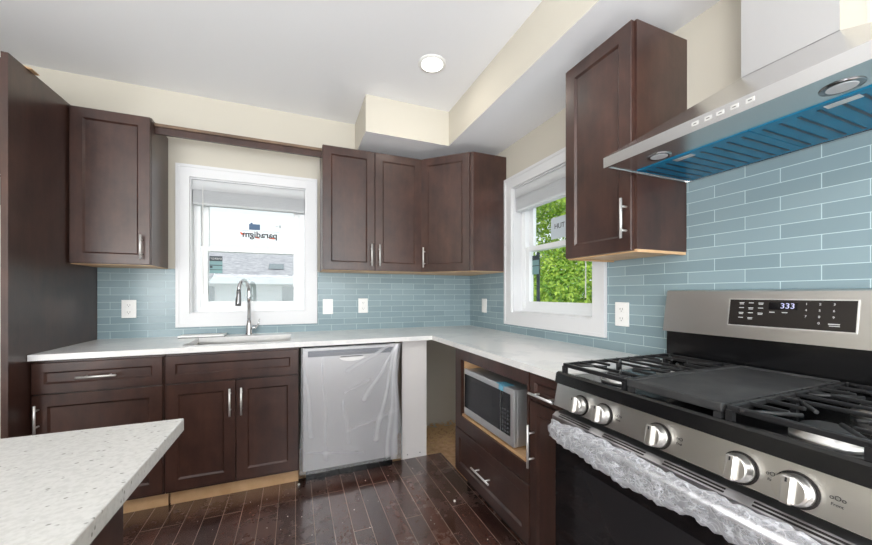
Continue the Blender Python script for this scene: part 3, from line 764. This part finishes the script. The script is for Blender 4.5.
part_label(grate(.728, .985, bl_).build('grate', 'iron', t), 'black cast iron burner grate')
part_label(grate(.258, .474, br_).build('grate', 'iron', t), 'black cast iron burner grate')
mb = MB()
mb.box(.902, 1.43, .480, .722, .953, .959); mb.box(.890, .902, .480, .722, .944, .966, .003); mb.box(1.43, 1.442, .480, .722, .944, .964, .003)
mb.box(.902, 1.43, .480, .487, .950, .964, .002); mb.box(.902, 1.43, .715, .722, .950, .964, .002)
for x in (.897, 1.436):
    for y in (.490, .712): mb.box(x - .006, x + .006, y - .008, y + .008, .9105, .9435)
part_label(mb.build('griddle', 'grid', t), 'flat dark grey griddle plate')
for (bx, by) in bl_ + br_:
    mb = MB(); mb.lathe([(.058, .9105), (.058, .922), (.046, .926), (.044, .935)], (bx, by, 0)); bo = mb.build('burner', 'alu', t)
    mb = MB(); mb.lathe([(.040, .9352), (.041, .940), (.034, .943)], (bx, by, 0)); mb.build('burner_cap', 'iron', bo)
mb = MB(); mb.lathe([(.045, .9105), (.045, .928), (.03, .934)], (1.16, .60, 0)); mb.build('burner', 'alu', t)
# backguard
mb = MB(); mb.prismy([(1.462, .931), (1.462, 1.056), (1.545, 1.056), (1.545, .931)], G0 + .004, G1 - .006); mb.build('back_riser', 'blk', t)
mb = MB(); mb.prismy([(1.446, 1.058), (1.474, 1.222), (1.482, 1.227), (1.545, 1.227), (1.545, 1.058)], G0, G1); bk = mb.build('backguard', 'steel', t)
bs = Vector((.028, 0, .164)).normalized(); bn = Vector((-bs.z, 0, bs.x))
def bgp(y, z, off): # point on the sloped backguard face
    k = (z - 1.058) / .164; return Vector((1.446 + .028 * k, y, z)) + bn * off
def bgbox(y0, y1, z0, z1, a, b, mb):
    P = [bgp(y0, z0, a), bgp(y1, z0, a), bgp(y1, z1, a), bgp(y0, z1, a), bgp(y0, z0, b), bgp(y1, z0, b), bgp(y1, z1, b), bgp(y0, z1, b)]
    vs = [mb.v(p) for p in P]
    for q in ((0, 1, 2, 3), (7, 6, 5, 4), (0, 4, 5, 1), (1, 5, 6, 2), (2, 6, 7, 3), (3, 7, 4, 0)): mb.f([vs[i] for i in q])
mb = MB(); bgbox(.452, .766, 1.100, 1.195, .0003, .002, mb); fr_ = mb.build('display_bezel', 'nickel', bk)
mb = MB(); bgbox(.455, .763, 1.103, 1.192, .0021, .0032, mb); dp = part_label(mb.build('display_panel', 'panelblk', bk), 'black glass control display')
def bgm(y, z, off=.0034):
    p = bgp(y, z, off); return Matrix(((0, bs.x, bn.x, p.x), (-1, 0, 0, p.y), (0, bs.z, bn.z, p.z), (0, 0, 0, 1)))
mb = MB(); bgbox(.580, .652, 1.160, 1.184, .0033, .0036, mb); sc_ = part_label(mb.build('clock_window', 'ovenglass', bk), 'dark clock window')
text('333', .0245, M['digit'], bk, bgm(.604, 1.172, .0040), 'clock_digits')
for r_ in range(4):
    for c_ in range(3):
        ch = ['123', '456', '789', ' 0 '][r_][c_]
        if ch != ' ': text(ch, .0095, M['txt'], bk, bgm(.560 - c_ * .030, 1.180 - r_ * .019), 'key')
mb = MB()
for r_, cols in enumerate(((0, 1, 2), (0, 1, 2), (0, 1, 2), (0, 1))):
    for c_ in cols:
        y = .727 - c_ * .027; z = 1.180 - r_ * .017
        bgbox(y - .007, y + .007, z - .0005, z + .0018, .0034, .0036, mb)
        if (r_ + c_) % 2 == 0: bgbox(y - .006, y + .006, z - .0045, z - .0025, .0034, .0036, mb)
mb.build('key_print', 'txt', bk); mb = MB()
for y in (.642, .610): bgbox(y - .007, y + .007, 1.150, 1.1525, .0034, .0036, mb)
mb.build('key_print', 'txt', bk); mb = MB()
bgbox(.486, .510, 1.121, 1.124, .0034, .0036, mb); bgbox(.486, .508, 1.116, 1.118, .0034, .0036, mb)
mb.build('key_print', 'txt', bk)
# oven door
dr = MB().box(.868, .912, G0 + .004, G1 - .004, .17, .742, bev=.004).build('oven_door', 'ovenglass', t)
mb = MB(); mb.box(.8665, .8678, G0 + .1, G1 - .1, .28, .64); part_label(mb.build('oven_window', base('oven_window', (.02, .02, .022, 1), .03), dr), 'dark oven window')
tr = MB(); tr.prismy([(.856, .744), (.856, .778), (.874, .790), (.911, .790), (.911, .744)], G0 + .004, G1 - .004); to = part_label(tr.build('vent_trim', 'steelv', dr), 'steel trim with dark vent slots')
mb2 = MB()
sv = Vector((.018, 0, .012)).normalized(); nv = Vector((-.012, 0, .018)).normalized()
for k in range(4):
    yc = G0 + .1 + k * .186
    for q in (.30, .68):
        c = Vector((.856, 0, .778)) + Vector((.018, 0, .012)) * q
        P = []
        for dy in (-.068, .068):
            for ds in (-.0025, .0025):
                p = c + sv * ds + nv * .0005; P.append((p.x, yc + dy, p.z))
        vs = [mb2.v(p) for p in P]; mb2.f([vs[0], vs[1], vs[3], vs[2]])
mb2.build('vent_slot', 'dark', dr)
hb = MB(); hy0, hy1 = G0 + .045, G1 - .053
hb.tube([(.815, hy0, .764), (.815, hy1, .764)], .011, 14)
for y in (hy0 + .02, hy1 - .02): hb.box(.815, .8555, y - .010, y + .010, .748, .768, .002)
ha = part_label(hb.build('handle', 'steelv', dr), 'steel bar handle inside plastic wrap')
# crumpled plastic sleeve over the handle
mb = MB(); seg, n = 26, 110; rings = []
for i in range(n + 1):
    v_ = i / n; y = hy0 - .03 + v_ * (hy1 - hy0 + .030)
    ring = []
    for k in range(seg):
        a = 2 * math.pi * k / seg
        cr = .0035 * math.sin(2 * a + 24 * v_ + 2 * math.sin(19 * v_)) + .0022 * math.sin(58 * v_ + 1.5 * a + 2 * math.sin(31 * v_)) + .002 * math.sin(5 * a - 143 * v_) + .003 * math.sin(11 * v_) + rnd.uniform(-.0007, .0007)
        rr = .026 + cr
        if v_ < .05 or v_ > .97: rr *= .75
        dz = -.010 - .012 * max(0, math.sin(2.2 * math.pi * v_ + 4.1)) if math.sin(a) < 0 else 0
        ring.append(mb.v((min(.812 + rr * math.cos(a) * 1.05, .8535), y + .006 * math.sin(4 * a + 40 * v_), .759 + rr * 1.15 * math.sin(a) + dz)))
    rings.append(ring)
for i in range(n):
    for k in range(seg): mb.f([rings[i][k], rings[i][(k + 1) % seg], rings[i + 1][(k + 1) % seg], rings[i + 1][k]], True)
part_label(mb.build('plastic_wrap', 'wrap', ha), 'crumpled clear plastic sleeve')
MB().box(.872, .912, G0 + .004, G1 - .004, .04, .160, bev=.003).build('bottom_drawer', 'steel', t)

# range hood
t = thing('range_hood', (1.3, .58, 1.69), 'stainless chimney range hood with blue film over its filters above the range', 'range hood')
HX, HY0, HY1 = 1.072, .208, .968; HZ0, HZ1 = 1.684, 1.722
CY0, CY1, CXf, CZ = .465, .693, 1.39, 1.939
mb = MB()
lip0 = [(HX, HY0, HZ0), (HX, HY1, HZ0), (RX - .009, HY1, HZ0), (RX - .009, HY0, HZ0)]
lip1 = [(p[0], p[1], HZ1) for p in lip0]
top = [(CXf, CY0, CZ), (CXf, CY1, CZ), (RX - .009, CY1, CZ), (RX - .009, CY0, CZ)]
a_ = [mb.v(p) for p in lip0]; b_ = [mb.v(p) for p in lip1]; c_ = [mb.v(p) for p in top]
for k in range(4):
    mb.f([a_[k], a_[(k + 1) % 4], b_[(k + 1) % 4], b_[k]]); mb.f([b_[k], b_[(k + 1) % 4], c_[(k + 1) % 4], c_[k]])
mb.f(c_)
# underside: rim and recessed ceiling
i0 = [(HX + .012, HY0 + .012, HZ0), (HX + .012, HY1 - .012, HZ0), (RX - .025, HY1 - .012, HZ0), (RX - .025, HY0 + .012, HZ0)]
i1 = [(p[0], p[1], HZ0 + .003) for p in i0]
d_ = [mb.v(p) for p in i0]; e_ = [mb.v(p) for p in i1]
for k in range(4):
    mb.f([a_[k], d_[k], d_[(k + 1) % 4], a_[(k + 1) % 4]]); mb.f([d_[k], e_[k], e_[(k + 1) % 4], d_[(k + 1) % 4]])
mb.f(e_); mb.build('canopy', 'hoodsteel', t)
B(CXf, RX - .009, CY0, CY1, CZ + .001, 2.374).build('chimney', 'hoodsteel', t)
ny = 3; fx0, fx1 = 1.215, 1.525
fw = (HY1 - HY0 - .05) / 2
for k in range(2):
    y0 = HY0 + .025 + k * fw
    fo = part_label(B(fx0, fx1, y0 + .001, y0 + fw - .001, HZ0 + .0004, HZ0 + .0028).build('filter', 'bluefilm', t), 'baffle filter under bright blue film')
    mb = MB(); q = 9
    for j in range(q):
        yy = y0 + .03 + j * (fw - .05) / (q - 1)
        mb.box(fx0 + .03, fx1 - .02, yy - .0032, yy + .0032, HZ0 - .0008, HZ0 + .0003)
    mb.build('baffle_slot', 'bluedark', fo)
    mb = MB(); yc = .785 if k else .41
    mb.box(fx0 + .015, fx0 + .04, yc - .03, yc + .03, HZ0 - .0022, HZ0 - .0009); part_label(mb.build('latch', 'nickel', fo), 'small steel latch plate')
for yc in (.815, .385):
    mb = MB(); mb.lathe([(.026, HZ0 + .0006), (.036, HZ0 + .0004), (.037, HZ0 + .0028)], (1.160, yc, 0)); lo = part_label(mb.build('hood_lamp', 'dchrome', t), 'round hood lamp')
    mb = MB(); mb.lathe([(.025, HZ0 - .0004), (.026, HZ0 + .0005)], (1.160, yc, 0)); mb.build('lens', 'hoodlamp', lo)
for k, yc in enumerate((.646, .612, .582, .549, .515)):
    mb = MB(); mb.box(HX - .0012, HX - .0003, yc - .009, yc + .009, 1.699, 1.711); bo = mb.build('button', 'nickel', t)
    mb = MB(); mb.box(HX - .0017, HX - .0013, yc - .004, yc + .004, 1.704, 1.706); mb.build('button_mark', 'txtd', bo)

# recessed ceiling light
t = thing('ceiling_light', (.786, 2.0, ZC), 'round white recessed ceiling light near the soffit corner', 'light')
mb = MB(); mb.lathe([(.066, ZC - .006), (.085, ZC - .004), (.088, ZC - .0005)], (.786, 2.0, 0), 'z', 40); mb.build('trim_ring', 'plate', t)
mb = MB(); mb.lathe([(.064, ZC - .009), (.065, ZC - .0065)], (.786, 2.0, 0), 'z', 40); mb.build('diffuser', 'lamp', t)
lamp('ceiling_lamp', 'AREA', (.786, 2.0, ZC - .012), (0, 0, 0), 1.3, (1, .93, .82), shape='DISK', size=.12)

# island
t = thing('kitchen_island', (-.9, .3, 0), 'dark brown kitchen island base carrying the speckled quartz top in the foreground', 'island')
B(-1.55, -.282, -.55, .775, .1, .8835).build('body', 'wood', t)
B(-1.5, -.34, -.5, .72, .001, .0995).build('toe_board', 'dark', t)
o = MB().box(-1.75, -.2475, -.75, .998, .884, .914, bev=.0025).build('island_countertop', 'quartzs'); tag(o, 'speckled light grey quartz island top in the left foreground', 'countertop')

# debris
mb = MB(); r2 = random.Random(11)
def chip(mb, x, y, z, s, flat=.4):
    a = r2.uniform(0, 6.28); c, d = math.cos(a) * s, math.sin(a) * s; l = r2.uniform(.3, 1)
    P = [(x + c, y + d, z), (x - d * l, y + c * l, z), (x - c, y - d, z), (x + d * l, y - c * l, z)]
    b = [mb.v(p) for p in P]; u = [mb.v((p[0] * .9 + x * .1, p[1] * .9 + y * .1, p[2] + s * flat * r2.uniform(.5, 1.2))) for p in P]
    mb.f(b); mb.f(u)
    for k in range(4): mb.f([b[k], b[(k + 1) % 4], u[(k + 1) % 4], u[k]])
for k in range(900):
    x = r2.uniform(.95, 1.5); y = 2.94 - abs(r2.gauss(0, .16))
    if y < 2.5: continue
    chip(mb, x, y, -.0178 + max(0, .05 - (2.94 - y) * .22) * r2.random(), r2.uniform(.004, .016))
o = mb.build('construction_debris', 'chip'); tag(o, 'tan wood chips and sawdust on the subfloor in the open corner', 'debris', None, 'stuff')
mb = MB()
for k in range(70):
    x, y = r2.uniform(-.5, .9), r2.uniform(1.2, 2.38)
    chip(mb, x, y, .0003, r2.uniform(.0012, .0036), .6)
o = mb.build('floor_crumbs', 'chipw'); tag(o, 'pale plaster crumbs scattered on the dark plank floor', 'crumbs', None, 'stuff')
for (x, y, lb) in ((.02, 2.36, 'white plastic plug on the floor at the dishwasher corner'), (.86, 1.83, 'white plastic plug on the floor before the wide drawer'), (.63, 1.50, 'white plaster lump on the floor nearest the camera')):
    mb = MB(); mb.lathe([(.005, .0003), (.0075, .004), (.006, .010), (.002, .012)], (x, y, 0), 'z', 12); o = mb.build('floor_plug', 'chipw'); tag(o, lb, 'plug', 'white bits on the floor')

# ================================================================= OUTSIDE
struct(B(-60, 60, D + 1.0, 90, -3.3, -3.2).build('ground', 'grass'))
t = thing('neighbor_house', (-2.5, 15, -3.2), 'pale house with grey shingle roof seen through the sink window', 'house')
HY = 12.0
B(-12, 6, HY, HY + 8, -3.2, 1.62).build('wall', 'siding', t)
mb = MB(); a = [mb.v(p) for p in ((-12.3, HY - .5, 1.72), (6.3, HY - .5, 1.72), (6.3, HY + 4, 3.05), (-12.3, HY + 4, 3.05), (6.3, HY + 8.5, 1.72), (-12.3, HY + 8.5, 1.72), (-12.3, HY - .5, 1.6), (6.3, HY - .5, 1.6), (6.3, HY + 8.5, 1.6), (-12.3, HY + 8.5, 1.6))]
for q in ((0, 1, 2, 3), (3, 2, 4, 5), (6, 9, 8, 7), (0, 6, 7, 1), (5, 4, 8, 9), (1, 7, 8, 4, 2), (0, 3, 5, 9, 6)): mb.f([a[i] for i in q])
rf = part_label(mb.build('roof', 'shingle', t), 'pale grey shingle roof')
B(-12.3, 6.3, HY - .56, HY - .5, 1.52, 1.70).build('fascia', 'siding', t)
mb = MB(); a = [mb.v(p) for p in ((-.82, HY + .5, 2.04), (-.36, HY + .5, 2.04), (-.38, HY + 1.3, 2.277), (-.84, HY + 1.3, 2.277))]; mb.f(a); mb.build('skylight', 'hwin', rf)
for x, w_ in ((-2.95, .76), (-.42, .50)):
    wf = B(x, x + w_, HY - .04, HY - .001, .84, 1.49).build('window', 'siding', t)
    B(x + .03, x + w_ - .03, HY - .05, HY - .041, .87, 1.46).build('pane', 'hwin', wf)
def foliage(mb, c, rad, n, size, r):
    for k in range(n):
        while True:
            p = Vector((r.uniform(-1, 1), r.uniform(-1, 1), r.uniform(-1, 1)))
            if .25 < p.length < 1: break
        q = Vector(c) + Vector((p.x * rad[0], p.y * rad[1], p.z * rad[2]))
        nrm = (p.normalized() + Vector((r.gauss(0, .6), r.gauss(0, .6), r.gauss(0.3, .6)))).normalized()
        u = nrm.orthogonal().normalized(); u = Matrix.Rotation(r.uniform(0, 6.28), 3, nrm) @ u; v = nrm.cross(u)
        s_ = size * r.uniform(.6, 1.3)
        vs = [mb.v(q + u * s_), mb.v(q + v * s_ * .55 + nrm * s_ * .1), mb.v(q - u * s_), mb.v(q - v * s_ * .55 + nrm * s_ * .1)]
        mb.f(vs)
t = thing('maple_tree', (6.2, 6.6, -3.2), 'bright green leafy tree outside the right wall window', 'tree')
r3 = random.Random(5)
mb = MB()
for k in range(26):
    a = r3.uniform(0, 6.28); rr = r3.uniform(0, 1.7); z = r3.uniform(-1.2, 2.0)
    foliage(mb, (6.2 + rr * math.cos(a), 6.6 + rr * math.sin(a), z), (.85, .85, .6), 1500, .046, r3)
for k in range(9):
    foliage(mb, (6.3 + r3.uniform(-1.0, 1.0), 6.8 + r3.uniform(-1.0, 1.0), r3.uniform(2.2, 3.5)), (.6, .6, .45), 700, .046, r3)
mb.build('crown', 'leaf', t)
mb = MB(); mb.tube([(6.2, 6.6, -3.2), (6.25, 6.6, -1.2), (6.15, 6.65, .6)], [.20, .16, .07], 10)
for k in range(6):
    a = k * 1.05; mb.tube([(6.2, 6.6, -.9 + .2 * k), (6.2 + .7 * math.cos(a), 6.6 + .7 * math.sin(a), -.1 + .2 * k), (6.2 + 1.4 * math.cos(a), 6.6 + 1.4 * math.sin(a), .4 + .2 * k)], [.07, .045, .02], 8)
mb.build('trunk', 'bark', t)
